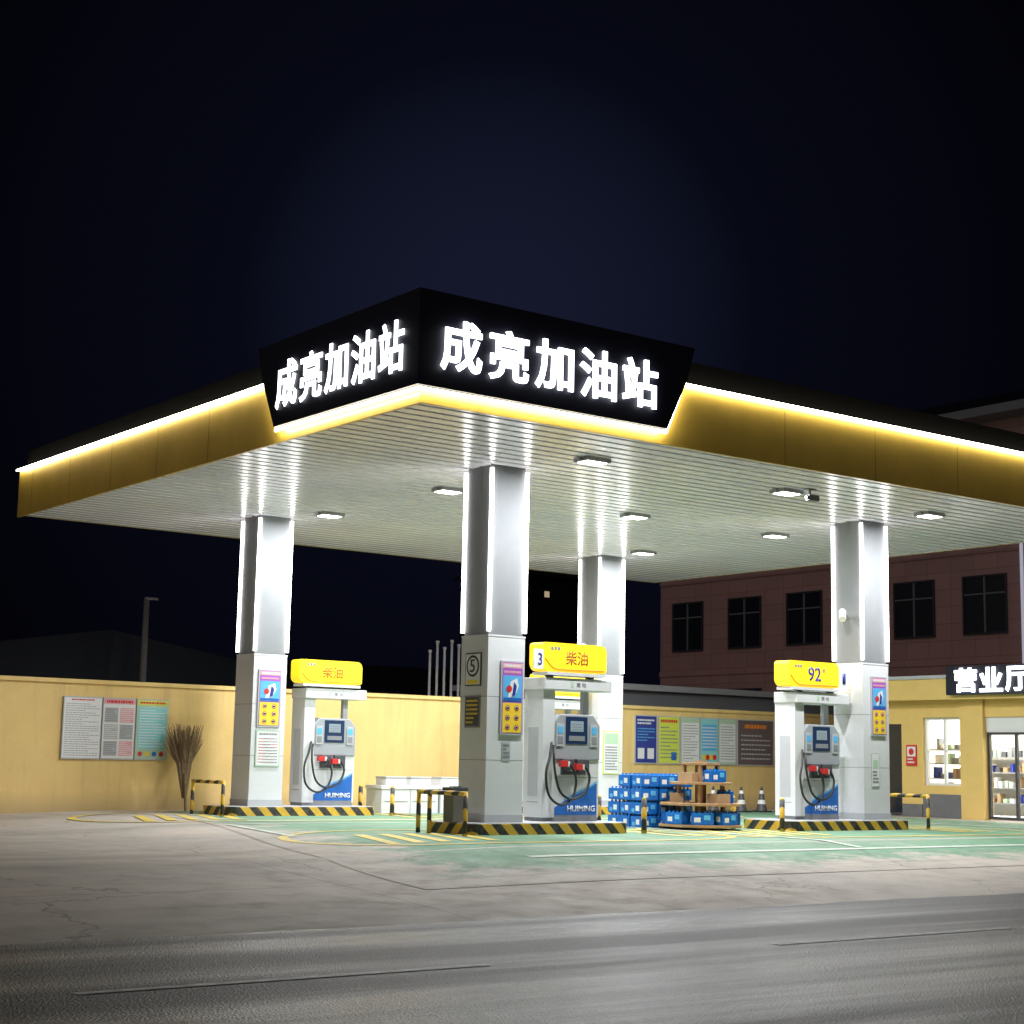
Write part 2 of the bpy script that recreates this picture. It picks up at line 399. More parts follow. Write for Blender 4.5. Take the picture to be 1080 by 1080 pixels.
# ---------------------------------------------------------------- canopy
X0,X1,Y0,Y1,H=11.75,28.75,17.72,32.13,5.6
canopy=thing('gas_station_canopy','large flat gas station canopy with yellow fascia and glowing white letters','gas station canopy',(X0,Y0,0))
def L(x,y,z=0): return (x-X0,y-Y0,z)
W=X1-X0;D=Y1-Y0
b=B(); n=int(D/.29); p=D/n
b.box(.06,W-.06,.06,D-.06,H+.06,H+.08,'groove')
for i in range(n):
    y0=i*p; a,c=max(.055,y0+.027),min(D-.055,y0+p-.027)
    b.prism([(.055,a,H+.06),(.055,a+.015,H),(.055,c-.015,H),(.055,c,H+.06)],(W-.11,0,0),'soffit_white')
b.obj('soffit',canopy,bevel=0)
b=B()
b.box(0,W,0,.05,5.56,6.5,'fascia_yellow'); b.box(0,.05,.05,D,5.56,6.5,'fascia_yellow'); b.box(W-.05,W,.05,D,5.60,6.5,'fascia_yellow'); b.box(.05,W-.05,D-.05,D,5.60,6.5,'fascia_yellow')
for k in range(1,6):
    b.box(4.7+k*2.1,4.7+k*2.1+.005,-.002,0,5.57,6.46,'groove'); b.box(-.002,0,4.2+k*1.9,4.2+k*1.9+.005,5.57,6.46,'groove')
b.obj('fascia',canopy)
b=B(); b.box(.1,W-.1,.1,D-.1,6.44,6.9,'roof_dark'); b.prism([(.1,.1,6.9),(W-.1,.1,6.9),(W-3,3,7.25),(3,3,7.25)],(0,0,.01),'roof_dark')
b.obj('roof',canopy)
o_=.15
b=B()
pr=[(-o_,-o_,5.76),(15.96-X0,-o_,5.76),(16.34-X0,-o_,6.52),(16.5-X0,-o_,7.05),(-o_,-o_,7.05)]
b.prism(pr,(0,o_-.01,0),'dark_panel'); b.obj('sign_panel',canopy)
b=B()
pl=[(-o_,-.009,5.76),(-o_,21.4-Y0,5.76),(-o_,21.8-Y0,6.52),(-o_,21.98-Y0,7.05),(-o_,-.009,7.05)]
b.prism(pl,(o_-.01,0,0),'dark_panel'); b.obj('sign_panel',canopy)
def led(pts,r=.024,m='led_fascia'):
    for a,c in zip(pts[:-1],pts[1:]):
        b=B(); b.tube([a,c],r,m,6); b.obj('light_strip',canopy)
led([(W,-.055,6.5),(16.37-X0,-.055,6.5)]); led([(16.35-X0,-.08,6.5),(16.0-X0,-.08,5.75)]); led([(15.98-X0,-.1,5.72),(-.1,-.1,5.72)])
led([(-.1,-.1,5.72),(-.1,21.42-Y0,5.72)]); led([(-.08,21.42-Y0,5.75),(-.08,21.82-Y0,6.5)]); led([(-.055,21.84-Y0,6.5),(-.055,D,6.5)])
chars='成亮加油站'
for i,c in enumerate(chars):
    text(c,11.93-X0+i*.785,-o_-.02,6.0,.66,.70,'letter_glow',canopy,'-Y',ext=.03,off=.016,name='letter',side='letter_side')
    text(c,-o_-.012,21.33-Y0-i*.705,6.0,.61,.71,'letter_glow',canopy,'-X',ext=.015,off=.014,name='letter',side='letter_side')
b=B(); b.box(-.24,.24,-.17,.17,-.06,.0,'lamp_body'); b.box(-.19,.19,-.13,.13,-.068,-.06,'lamp_glow'); b.box(-.28,-.24,-.03,.03,-.05,0,'lamp_body'); b.box(.24,.28,-.03,.03,-.05,0,'lamp_body')
lm=b.obj('ceiling_lamp',canopy,loc=L(16.15,19.5,H-.005))
for x in (16.15,20.45,24.2):
    for y in (19.5,23.4,27.4):
        if (x,y)!=(16.15,19.5):
            k=lm.copy(); C.objects.link(k); k.location=L(x,y,H-.005); k.parent=canopy
        ld=bpy.data.lights.new('lamp_light','AREA'); ld.shape='RECTANGLE'; ld.size=.38; ld.size_y=.26; ld.energy=265; ld.color=(.96,.975,1)
        lo=bpy.data.objects.new('lamp_light',ld); lo.location=(x,y,H-.085); C.objects.link(lo)
b=B(); b.tube([(0,0,0),(0,0,-.12)],.02,'mid_grey'); b.box(-.05,.18,-.05,.05,-.2,-.1,'dark_grey'); b.tube([(-.05,0,-.15),(-.09,0,-.15)],.035,'black'); b.box(-.1,.1,-.06,.06,-.02,0,'mid_grey')
b.obj('security_camera',canopy,loc=L(20.65,19.15,H),bevel=.008)
w=.72
def column(x,y,boards):
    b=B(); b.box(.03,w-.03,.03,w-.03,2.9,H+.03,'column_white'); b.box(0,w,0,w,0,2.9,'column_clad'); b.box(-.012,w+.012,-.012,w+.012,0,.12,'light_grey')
    for z in (.95,1.93): b.box(-.001,w+.001,-.001,w+.001,z,z+.008,'seam')
    b.box(-.006,w+.006,-.006,w+.006,2.87,2.9,'column_clad'); 
    co=b.obj('column',canopy,loc=L(x,y,0))
    for cx,cy in ((.03,.03),(w-.03,.03),(.03,w-.03),(w-.03,w-.03)):
        b=B(); sx=-1 if cx<.3 else 1; sy=-1 if cy<.3 else 1
        px,py=cx+sx*.024,cy+sy*.024
        b.box(px-.023,px+.023,py-.023,py+.023,2.95,H-.06,'led'); b.obj('light_strip',co)
    for f in boards: f(co)
    return co
def poster_safety(co,u=.24,z=1.35,ww=.44,hh=1.15):
    q=Board(ww,hh,'-Y','light_grey')
    q.rect(.05,.02,.95,.98,'purple'); q.rect(.08,.45,.92,.80,'light_blue',2); q.rect(.05,.9,.95,.97,'pink',2); q.lines(.12,.905,.9,.965,1,'paper',3); q.lines(.12,.82,.88,.88,1,'pink',2)
    q.poly([(q.w*a_,-q.t-.0075,q.h*c_) for a_,c_ in ((.3,.5),(.6,.52),(.78,.66),(.7,.77),(.42,.72))],'paper'); q.disc(.35,.62,.055,'red',4); q.poly([(q.w*a_,-q.t-.0125,q.h*c_) for a_,c_ in ((.48,.52),(.62,.54),(.68,.66),(.56,.72))],'navy'); q.rect(.1,.46,.9,.5,'blue',4)
    q.rect(.08,.03,.92,.43,'yellow',2)
    for i in range(2):
        for j in range(3):
            uu=.3+.4*i; vv=.1+.13*j; q.disc(uu,vv,.045,'red',3); q.disc(uu,vv,.032,'paper',4); q.rect(uu-.05,vv-.015,uu+.05,vv+.015,'black',5)
    q.obj('notice_board',co,loc=(u,-.003,z),label='purple and yellow safety notice board')
def poster_text(co,u=.18,z=.62,ww=.5,hh=.62):
    q=Board(ww,hh,'-Y','pale_green',.02); q.rect(.04,.03,.96,.97,'paper'); q.lines(.12,.86,.88,.95,1,'text_grey'); q.lines(.1,.08,.9,.82,9,'red',2,.25); q.lines(.3,.08,.9,.82,9,'text_grey',3,.25); q.obj('notice_board',co,loc=(u,-.003,z),label='white notice board with fine text lines')
def limit5(co):
    q=Board(.42,.52,'-X','dark_grey',.015); q.rect(.04,.04,.96,.96,'paper'); q.disc(.5,.6,.17,'black',2,24); q.disc(.5,.6,.135,'paper',3,24); q.rect(.15,.06,.85,.18,'yellow',2); q.obj('speed_limit_sign',co,loc=(-.003,w-.14,2.1),label='speed limit five sign')
    text('5',-.03,w-.14-.145,2.1+.215,.13,.2,'black',co,'-X',ext=.004,off=.0)
    q=Board(.40,.5,'-X','mid_grey',.015)
    q.rect(.05,.05,.95,.95,'dark_grey'); q.lines(.12,.1,.88,.9,6,'yellow',2,.4); q.obj('notice_board',co,loc=(-.003,w-.15,1.45),label='dark notice board with yellow text lines')
    q=Board(.16,.3,'-Y','light_grey',.008); q.lines(.1,.1,.9,.9,4,'mid_grey',2); q.obj('small_label',co,loc=(.3,-.003,.95))
def small_label(co):
    q=Board(.22,.62,'-Y','light_grey',.01); q.rect(.04,.02,.96,.98,'paper'); q.rect(.2,.55,.8,.8,'pale_green',2); q.lines(.15,.1,.85,.5,4); q.obj('notice_board',co,loc=(.2,-.003,.6),label='small white label')
    b=B(); b.tube([(-.0,.4,3.75),(-.2,.3,3.86)],.02,'light_grey'); b.tube([(-.16,.34,3.86),(-.36,.16,3.7)],.065,'frame_white',10); b.obj('security_camera',co)
def p4cam(co):
    b=B(); b.tube([(-.0,.4,3.4),(-.2,.3,3.5)],.02,'light_grey'); b.tube([(-.16,.34,3.54),(-.36,.16,3.38)],.065,'frame_white',10); b.obj('security_camera',co)
    q=Board(.45,.95,'-Y','lime',.02); q.rect(.04,.02,.96,.98,'paper'); q.rect(.08,.7,.92,.95,'pale_green',2); q.lines(.1,.08,.9,.66,9,'text_grey',2); q.obj('notice_board',co,loc=(.15,-.003,.7),label='white and green notice board')
CP=[(15.27,20.92),(15.27,28.55),(23.95,20.92),(23.95,28.6)]
column(*CP[0],[poster_safety,limit5]); column(*CP[1],[lambda c:poster_safety(c,.1,1.5,.5,1.1),lambda c:poster_text(c,.1,.75,.52,.68)]); column(*CP[2],[lambda c:poster_safety(c,.2,1.55,.42,1.1),small_label]); column(*CP[3],[p4cam])
for i,(x0,x1,y0) in enumerate(IS):
    b=B()
    r=.2; prof=[]
    for cx,cy,a0 in ((r,r,180),(x1-x0-r,r,270),(x1-x0-r,IW-r,0),(r,IW-r,90)):
        for k in range(5): a=math.radians(a0+k*22.5); prof.append((cx+r*math.cos(a),cy+r*math.sin(a),G-.05))
    b.prism(prof,(0,0,-G+.05-.01),'hazard')
    pt=[(x*.98+.04,y*.96+.025,-.01) for x,y,_ in prof]
    b.prism(pt,(0,0,.01),'light_grey')
    b.obj('pump_island',loc=(x0,y0,0),label='raised concrete pump island with black and yellow striped kerb',cat='pump island',group='pump islands under the canopy',bevel=.012)
bn=thing('litter_bin','grey brown litter bin standing on the island beside the column','litter bin',(14.87,21.15,0))
b=B(); b.prism([(-.13,-.13,0),(.13,-.13,0),(.13,.13,0),(-.13,.13,0)],(0,0,.48),'bin_grey'); b.obj('body',bn,bevel=.012)
b=B(); b.box(-.145,.145,-.145,.145,.48,.53,'dark_grey'); b.box(-.07,.07,-.07,.07,.53,.545,'black'); b.obj('lid',bn,bevel=.008)
# ---------------------------------------------------------------- guard rails
def guard(x,y,posts,hh=.66):
    t=thing('guard_rail','black and yellow striped steel guard rail at island end','guard rail',(x,y,G),group='striped guard rails at the island ends')
    for q in posts:
        b=B(); b.tube([(q[0],q[1],-.1),(q[0],q[1],hh)],.035,'hazard',10); b.obj('post',t,smooth=True)
    for zz in (hh-.03,):
        b=B(); b.tube([(*posts[0],zz),(*posts[-1],zz)],.035,'hazard',10); b.obj('rail',t,smooth=True)
guard(14.55,20.42,[(0,0),(0,.95),(0,1.25)])
guard(14.5,28.1,[(0,0),(0,1.25)])
guard(25.15,20.42,[(0,0),(0,1.25)])
guard(25.15,28.1,[(0,0),(0,1.25)])
b=B(); b.tube([(0,0,-.05),(0,0,.55)],.045,'hazard',12); b.tube([(0,0,.55),(0,0,.59)],[.045,.01],'yellow',12)
bo=b.obj('bollard',loc=(18.25,20.6,G),label='short black and yellow striped steel bollard at kerb',cat='bollard',group='striped bollards beside the pump islands',smooth=True)
for x,y in ((18.25,21.75),(18.3,28.2),(21.4,20.55),(21.35,21.7),(18.3,29.4),(21.4,28.2)):
    k=bo.copy(); C.objects.link(k); k.location=(x,y,h(x,y))
# ---------------------------------------------------------------- pumps
def pump(x,y,txt,num,lab,sx0=-.02,sx1=1.34):
    t=thing('fuel_pump',lab,'fuel pump',(x,y,0),group='fuel pumps on the islands')
    b=B(); b.box(.02,1.18,.02,.48,0,.06,'mid_grey'); b.box(0,.24,0,.5,.06,2.1,'white_paint'); b.box(.24,1.2,.03,.47,.06,.98,'white_paint')
    b.box(-.002,.242,.1,.4,.3,.31,'seam'); b.box(-.003,0,.12,.38,.4,1.5,'light_grey'); b.box(.27,1.17,.026,.03,.70,.705,'seam')
    b.obj('body',t,bevel=.015)
    b=B(); prof=[(.24,0,.98),(1.2,0,.98),(1.2,0,1.55),(1.05,0,1.72),(.36,0,1.72),(.24,0,1.6)]
    b.prism(prof,(0,.5,0),'head_grey'); b.obj('display_head',t,bevel=.02)
    b=B(); b.box(.47,.92,-.012,.0,1.24,1.68,'bezel'); b.box(.56,.83,-.018,-.012,1.44,1.61,'screen'); b.box(.53,.86,-.018,-.012,1.29,1.37,'mid_grey')
    for q in range(3): b.box(.59,.80,-.020,-.018,1.46+q*.045,1.48+q*.045,'mid_grey')
    b.obj('screen',t,bevel=.004)
    for x0 in (.27,.98):
        b=B(); b.box(x0,x0+.15,-.02,0,1.2,1.56,'light_grey'); b.box(x0+.02,x0+.13,-.026,-.02,1.4,1.52,'light_blue'); b.box(x0+.02,x0+.13,-.026,-.02,1.24,1.36,'mid_grey')
        b.obj('keypad',t,bevel=.004)
    b=B(); n=14; top=[]
    for i in range(n+1):
        u=i/n; top.append((.28+u*.88,.022,.22+.42*(u**1.2)+.03*math.sin(u*5)))
    b.prism([(1.16,.022,.1),(.28,.022,.1)]+top,(0,.007,0),'blue')
    top2=[(p[0],.018,p[2]+.04) for p in top[3:]]
    b.prism([(p[0],.018,p[2]+.012) for p in top[3:]][::-1]+top2,(0,.006,0),'light_blue')
    b.box(.28,1.16,.02,.03,.06,.095,'mid_grey')
    b.obj('lower_panel',t)
    text('HUIMING',.54,.02,.155,.58,.095,'paper',t,ext=.004,off=.02)
    b=B(); b.box(-.03,1.38,-.08,.5,2.1,2.3,'white_paint'); b.box(1.0,1.12,.2,.3,1.72,2.1,'light_grey'); b.obj('top_panel',t,bevel=.015)
    b=B(); b.box(.5,.56,-.085,-.08,2.15,2.24,'pale_green'); b.obj('emblem',t); text('惠 铭',.62,-.081,2.16,.2,.07,'text_grey',t,ext=.002)
    b=B(); prof=[]
    x0,x1,z0,z1=sx0,sx1,2.4,2.86
    for cx,cz,a0,r in ((x1-.06,z0+.06,-90,.06),(x1-.12,z1-.12,0,.12),(x0+.06,z1-.06,90,.06),(x0+.12,z0+.12,180,.12)):
        for k in range(5): an=math.radians(a0+k*22.5); prof.append((cx+r*math.cos(an),-.1,cz+r*math.sin(an)))
    b.prism(prof,(0,.36,0),'sign_yellow'); so=b.obj('price_sign',t,label='glowing yellow fuel grade sign')
    b=B(); b.box(x0+.08,x1-.04,-.12,.28,2.335,2.385,'white_paint'); b.box(.1,.2,0,.1,2.3,2.34,'mid_grey'); b.box(.95,1.05,0,.1,2.3,2.34,'mid_grey')
    sp=spline([(x0+.04,-.108,2.6),(x0+.22,-.108,2.45),(x0+.52,-.108,2.43),(x1-.06,-.108,2.44)],6); b.tube(sp,.010,'orange',6)
    b.obj('sign_trim',t)
    cx=(x0+x1)/2
    if txt=='92': text('92',cx-.16,-.102,2.50,.34,.26,'navy',t,ext=.004,off=.015); text('#',cx+.22,-.102,2.66,.07,.09,'navy',t,ext=.004)
    else: text(txt,cx-.2,-.102,2.51,.46,.23,'sign_ink',t,ext=.004,off=.012)
    for q in range(3): 
        b=B(); b.box(x0+.16+q*.07,x0+.21+q*.07,-.105,-.1,2.74,2.79,'text_grey'); b.obj('small_lettering',t)
    if num:
        px=x1+.03 if num=='1' else x0-.19
        b=B(); b.box(px,px+.19,-.11,-.09,2.42,2.74,'paper'); b.obj('number_plate',t); text(num,px+(.055 if num=='1' else .08),-.112,2.48,.08,.20,'navy',t,ext=.003,off=.01)
    for k,(hx,nx_) in enumerate(((.25,.55),(.3,.86))):
        b=B()
        if k==0: pts=[(.16,-.03,1.25),(.06,-.12,1.05),(-.08,-.2,.75),(-.06,-.26,.42),(.18,-.26,.27),(.46,-.2,.38),(.58,-.15,.66),(.50,-.1,.90),(.36,-.09,.93)]
        else: pts=[(.20,-.03,1.2),(.12,-.14,1.08),(.10,-.2,.80),(.18,-.24,.48),(.42,-.24,.36),(.72,-.2,.46),(.86,-.15,.70),(.80,-.1,.88),(.66,-.09,.88)]
        b.tube(spline(pts,8),.021,'rubber',8); b.obj('hose',t,smooth=True)
        zz=0 if k==0 else -.05
        b=B(); b.box(nx_-.26,nx_-.12,-.13,-.05,.87+zz,.97+zz,'red'); b.box(nx_-.12,nx_-.08,-.12,-.05,.88+zz,.96+zz,'paper'); b.tube([(nx_-.08,-.09,.93+zz),(nx_,-.06,.86+zz),(nx_+.05,-.0,.78+zz)],[.03,.022,.014],'light_grey',8); b.tube([(nx_-.25,-.1,.84+zz),(nx_-.1,-.12,.8+zz),(nx_-.02,-.1,.86+zz)],.01,'black',6)
        b.obj('nozzle',t,bevel=.01)
        b=B(); b.box(nx_-.16,nx_+.1,-.03,.03,.74,1.0,'dark_grey'); b.obj('nozzle_holster',t,bevel=.015)
    return t
pump(16.6,21.2,'柴油','3','white fuel pump with glowing yellow diesel sign beside a column',-.10,1.24)
pump(16.6,28.85,'柴油','','white fuel pump with yellow diesel sign near boundary wall',-.20,1.24)
pump(22.42,21.2,'92','1','white fuel pump with glowing yellow 92 sign',-.26,1.08)
pump(22.42,28.85,'92','','white fuel pump with yellow 92 sign near the rear column')
# ---------------------------------------------------------------- boundary wall
WY=31.5
wall=thing('boundary_wall','long yellow rendered boundary wall with thin coping','wall',(0,WY,0))
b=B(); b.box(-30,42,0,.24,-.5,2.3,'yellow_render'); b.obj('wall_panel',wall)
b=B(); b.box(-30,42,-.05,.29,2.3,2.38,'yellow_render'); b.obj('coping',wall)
def wboard(x0,x1,z0,z1,fn,lab,cat='notice board',group='notice boards on the boundary wall'):
    q=Board(x1-x0,z1-z0,'-Y','light_grey',.04); fn(q); q.obj('notice_board',loc=(x0,WY-.003,z0),label=lab,cat=cat,group=group)
def f1(q): q.rect(.02,.02,.98,.98,'paper'); q.lines(.2,.93,.8,.97,1,'red'); q.lines(.06,.04,.94,.9,24,'text_grey',2,.25)
def f2(q):
    q.rect(.02,.02,.98,.98,'paper'); q.rect(.02,.9,.98,.98,'pink',2); q.lines(.1,.91,.9,.97,1,'red',3,.7)
    for i in range(2):
        for j in range(3): q.rect(.06+.47*i,.06+.27*j,.47+.47*i,.3+.27*j,['light_grey','pink','light_grey','light_grey'][(i+2*j)%4],2); q.lines(.08+.47*i,.07+.27*j,.45+.47*i,.29+.27*j,7,'paper' if (i+j)%2 else 'text_grey',3,.4)
def f3(q):
    q.rect(.02,.02,.98,.98,'pale_green'); q.rect(.02,.9,.98,.98,'lime',2); q.rect(.06,.18,.94,.86,'cyan',2); q.lines(.1,.2,.9,.84,14,'paper',3,.3)
    for i in range(4): q.disc(.16+.22*i,.1,.05,['red','yellow','blue','red'][i],2)
    q.lines(.1,.91,.9,.97,1,'red',3)
wboard(12.68,13.48,.82,2.04,f1,'white text notice board on yellow wall'); wboard(13.5,14.2,.82,2.04,f2,'white notice board with red heading on yellow wall'); wboard(14.22,14.92,.82,2.04,f3,'green and cyan notice board on yellow wall')
def g1(q): q.rect(.03,.02,.97,.98,'navy'); q.lines(.1,.8,.9,.93,2,'paper'); q.lines(.1,.45,.9,.75,5,'light_blue',2,.35); q.rect(.12,.1,.42,.32,'paper',2); q.rect(.56,.1,.86,.32,'paper',2)
def g2(q): q.rect(.03,.02,.97,.98,'lime'); q.lines(.1,.84,.9,.95,1,'red'); q.lines(.1,.1,.9,.8,9,'text_grey',2,.35); q.rect(.6,.08,.85,.25,'blue',3)
def g3(q): q.rect(.02,.02,.98,.98,'pale_green'); q.rect(.05,.06,.95,.88,'paper',2); q.lines(.1,.1,.9,.85,13,'text_grey',3,.28)
def g4(q): q.rect(.02,.02,.98,.98,'cyan'); q.rect(.08,.3,.92,.85,'light_blue',2); q.lines(.1,.34,.9,.82,7,'paper',3,.4); [q.disc(.2+.2*i,.16,.07,'red' if i%2 else 'yellow',3) for i in range(4)]
def g5(q): q.rect(.02,.02,.98,.98,'dark_board'); q.lines(.2,.78,.8,.92,1,'orange',2,.6); q.lines(.1,.1,.9,.7,6,'light_grey',2,.3)
wboard(27.55,28.28,.95,2.15,g1,'dark blue notice board on yellow wall'); wboard(28.33,29.05,.95,2.15,g2,'lime yellow notice board on yellow wall'); wboard(29.1,29.75,.95,2.15,g3,'white and green notice board on yellow wall'); wboard(29.78,30.4,.95,2.15,g4,'cyan picture notice board on yellow wall'); wboard(30.43,31.05,.95,2.15,g3,'white and green notice board on yellow wall'); wboard(31.1,32.45,.95,2.15,g5,'dark reddish grey notice board on yellow wall')
# ---------------------------------------------------------------- broom
br=thing('bundled_twig_broom','upright dry twig broom leaning against the yellow wall','broom',(15.15,30.95,h(15.1,30.9)))
b=B(); b.tube([(0,0,0),(0,.1,.75)],.03,'twig',6); b.obj('handle',br)
b=B()
for i in range(300):
    a=random.uniform(0,2*math.pi);r=random.random()**.5; tx=.42*r*math.cos(a);ty=.18*r*math.sin(a)+.2; z=random.uniform(1.3,1.75)
    b.tube([(.04*math.cos(a),.09,.25),(tx*.4,.1+ty*.3,.95),(tx+random.uniform(-.05,.05),ty,z)],[.012,.009,.005],'twig',4,False)
b.obj('bristles',br)
# ---------------------------------------------------------------- white boxes
b=B(); b.box(0,.7,0,.6,0,.5,'white_paint'); b.box(-.02,.72,-.02,.62,.505,.58,'paper'); b.box(.06,.64,-.012,0,.25,.26,'mid_grey')
c1=b.obj('storage_chest',loc=(18.75,29.3,G),label='white storage box in a long row on the forecourt',cat='storage box',group='row of white boxes by the wall',bevel=.015)
for q in range(1,4):
    k=c1.copy(); C.objects.link(k); k.location=(18.75+q*.745,29.32+.03*(q%2),G)
b=B(); b.box(0,.5,0,.4,0,.14,'paper'); b.box(-.01,.51,-.01,.41,.145,.18,'light_grey')
sb=b.obj('small_box',loc=(20.3,29.4,G+.58),label='small white box lying on the long white boxes',cat='box',bevel=.01,group='small boxes on the white boxes')
for x_,y_ in ((19.55,29.42),(18.9,29.38)):
    k=sb.copy(); C.objects.link(k); k.location=(x_,y_,G+.58)
b=B(); b.tube(spline([(0,0,.03),(.3,.1,.09),(.6,-.05,.04),(.8,.1,.1),(.5,.2,.05),(.2,.25,.04)],8),.03,'mid_grey',8); b.obj('coiled_hose',loc=(20.85,29.5,G+.58),label='grey hose lying on white boxes',cat='hose')
# ---------------------------------------------------------------- water packs and display
def pack(loc):
    t=thing('bottle_pack','blue shrink wrapped pack of bottles in the stack','bottle pack',loc,group='blue bottle packs stacked on the forecourt')
    b=B()
    for i in range(4):
        for j in range(3):
            x=.05+.095*i;y=.05+.095*j; b.tube([(x,y,0),(x,y,.19),(x,y,.215),(x,y,.235)],[.046,.046,.02,.018],'bottle_blue',8)
    b.obj('bottles',t)
    b=B(); b.box(-.002,.387,-.002,.292,.01,.205,'wrap_blue'); b.box(.05,.16,-.004,0,.05,.13,'paper'); b.box(.22,.33,-.004,0,.09,.17,'light_blue'); b.box(-.005,0,.06,.15,.06,.15,'paper'); b.box(-.005,0,.18,.25,.04,.1,'light_blue'); b.obj('wrap',t,bevel=.012)
    return t
P0=pack((19.7,22.3,G))
for L_ in range(4):
    for i in range(3):
        for j in range(3):
            if L_==3 and (j==2): continue
            if (L_,i,j)==(0,0,0): continue
            dup(P0,(19.7+i*.41+random.uniform(-.03,.03),22.3+j*.31+random.uniform(-.012,.012),G+L_*.24),random.uniform(-.06,.06))
SXc,SYc=20.55,21.7
st=thing('display_stand','tiered wooden display stand holding blue bottle packs','display stand',(SXc,SYc,G))
TZ=[(.05,.78),(.42,.76),(.78,.58),(1.12,.36)]
b=B()
for z,r in TZ:
    b.prism([(r*math.cos(math.radians(22.5+45*k)),r*math.sin(math.radians(22.5+45*k)),z) for k in range(8)],(0,0,.045),'wood')
b.obj('shelf',st,bevel=.006)
b=B(); b.box(-.07,.07,-.07,.07,0,1.2,'wood')
for z,r in TZ[:-1]:
    for k in range(4):
        a=math.radians(45+90*k); b.box(r*.5*math.cos(a)-.03,r*.5*math.cos(a)+.03,r*.5*math.sin(a)-.03,r*.5*math.sin(a)+.03,z+.045,z+.35,'wood')
b.obj('support',st)
def carton(x,y,z,rz):
    b=B(); b.box(-.17,.17,-.12,.12,0,.16,'cardboard'); b.box(-.171,.171,-.02,.02,.158,.162,'paper')
    o=b.obj('carton',loc=(x,y,z),label='brown cardboard carton on the wooden display stand',cat='carton',group='cardboard cartons on the display stand',bevel=.006); o.rotation_euler=(0,0,rz)
for z,r,ks in ((.095,.54,[(0,1),(1,1),(2,1),(3,1),(4,1),(5,1)]),(.465,.42,[(0,0),(3,0),(4,1)]),(.825,.28,[(1,0),(3,1)])):
    for k,kind in ks:
        a=-math.pi*.6+ (k-2.5)*.8; x=SXc+r*math.cos(a);y=SYc+r*math.sin(a); rz=a+math.pi/2
        if not kind: carton(x,y,G+z,rz); continue
        dx,dy=-.19,-.14
        dup(P0,(x+dx*math.cos(rz)-dy*math.sin(rz),y+dx*math.sin(rz)+dy*math.cos(rz),G+z),rz)
def cone(loc):
    t=thing('traffic_cone','dark traffic cone with white reflective bands by the wall','traffic cone',loc,group='traffic cones by the boundary wall')
    b=B(); b.box(-.18,.18,-.18,.18,0,.04,'black'); b.obj('base',t,bevel=.01)
    b=B(); b.tube([(0,0,.04),(0,0,.2)],[.14,.105],'dark_grey',16,False); b.tube([(0,0,.2),(0,0,.3)],[.107,.085],'paper',16,False); b.tube([(0,0,.3),(0,0,.45)],[.085,.056],'dark_grey',16,False); b.tube([(0,0,.45),(0,0,.53)],[.058,.042],'paper',16,False); b.tube([(0,0,.53),(0,0,.62)],[.042,.025],'dark_grey',16)
    b.obj('cone_body',t,smooth=True); return t
c=cone((28.35,29.5,G)); dup(c,(29.2,29.4,G)); dup(c,(30.0,29.5,G))
# ---------------------------------------------------------------- shop
SX,SY0,SY1=32.0,14.0,28.6
shop=thing('shop_building','single storey yellow service shop with lit glass door','shop building',(SX,SY0,G))
def bay(b,y0,y1,z0,z1,m,x0=0,x1=.25): b.box(x0,x1,y0,y1,z0,z1,m)
def ly(y): return y-SY0
DR=(ly(22.0),ly(24.3)); WN=(ly(24.95),ly(26.1)); SD=(ly(26.75),ly(27.4))
b=B()
zt=2.35
bay(b,0,DR[0],0,2.75,'shop_wall')
bay(b,DR[0],DR[1],zt,2.75,'shop_wall')
bay(b,DR[1],WN[0],0,2.75,'shop_wall',-.08); bay(b,WN[0],WN[1],.55,.75,'shop_wall'); bay(b,WN[0],WN[1],0,.55,'base_grey',-.03); bay(b,WN[0],WN[1],zt,2.75,'shop_wall')
bay(b,WN[1],SD[0],0,2.75,'shop_wall'); bay(b,SD[0],SD[1],2.2,2.75,'shop_wall'); bay(b,SD[1],SY1-SY0,0,2.75,'shop_wall')
b.box(.25,7,14.35,14.6,0,2.75,'shop_wall'); b.box(6.75,7,0,14.35,0,2.75,'shop_wall'); b.box(.25,6.75,0,.25,0,2.75,'shop_wall')
b.obj('wall',shop)
b=B(); b.box(-.45,7.1,-.1,14.75,2.75,3.24,'shop_wall'); b.box(-.5,7.15,-.15,14.8,3.24,3.32,'light_grey'); b.obj('roof',shop)
b=B(); b.box(-.62,-.505,6.0,10.9,2.84,3.50,'dark_panel'); b.obj('sign_panel',shop)
for i,c in enumerate('营业厅'): text(c,-.64,10.62-i*.70,2.89,.62,.56,'letter_glow',shop,'-X',ext=.03,off=.024,name='letter',side='letter_side')
b=B(); b.box(.3,6.7,.3,14.3,-.001,.02,'light_grey'); b.box(3.8,3.9,.3,13.2,.02,2.6,'shop_interior'); b.box(.3,3.8,13.1,13.2,.02,2.6,'shop_interior'); b.box(.3,6.7,.3,14.3,2.62,2.7,'shop_interior'); b.box(1,3.2,6.0,12.9,2.58,2.61,'shop_light'); b.obj('interior',shop)
b=B()
def goods(b,x0,x1,ya,yb,zs,cols):
    for z in zs:
        b.box(x0-.05,x1+.2,ya,yb,z,z+.03,'mid_grey'); y=ya+.05
        while y<yb-.12:
            w_=random.uniform(.06,.13); b.box(x0,x1,y,y+w_,z+.03,z+.03+random.uniform(.1,.26),random.choice(cols)); y+=w_+random.uniform(.03,.14)
cols=['dark_grey','pale_green','cardboard','mid_grey','light_grey','cardboard','navy','paper']
goods(b,3.35,3.55,10.2,13.0,[.3,.68,1.06,1.44],cols); b.obj('shelf',shop)
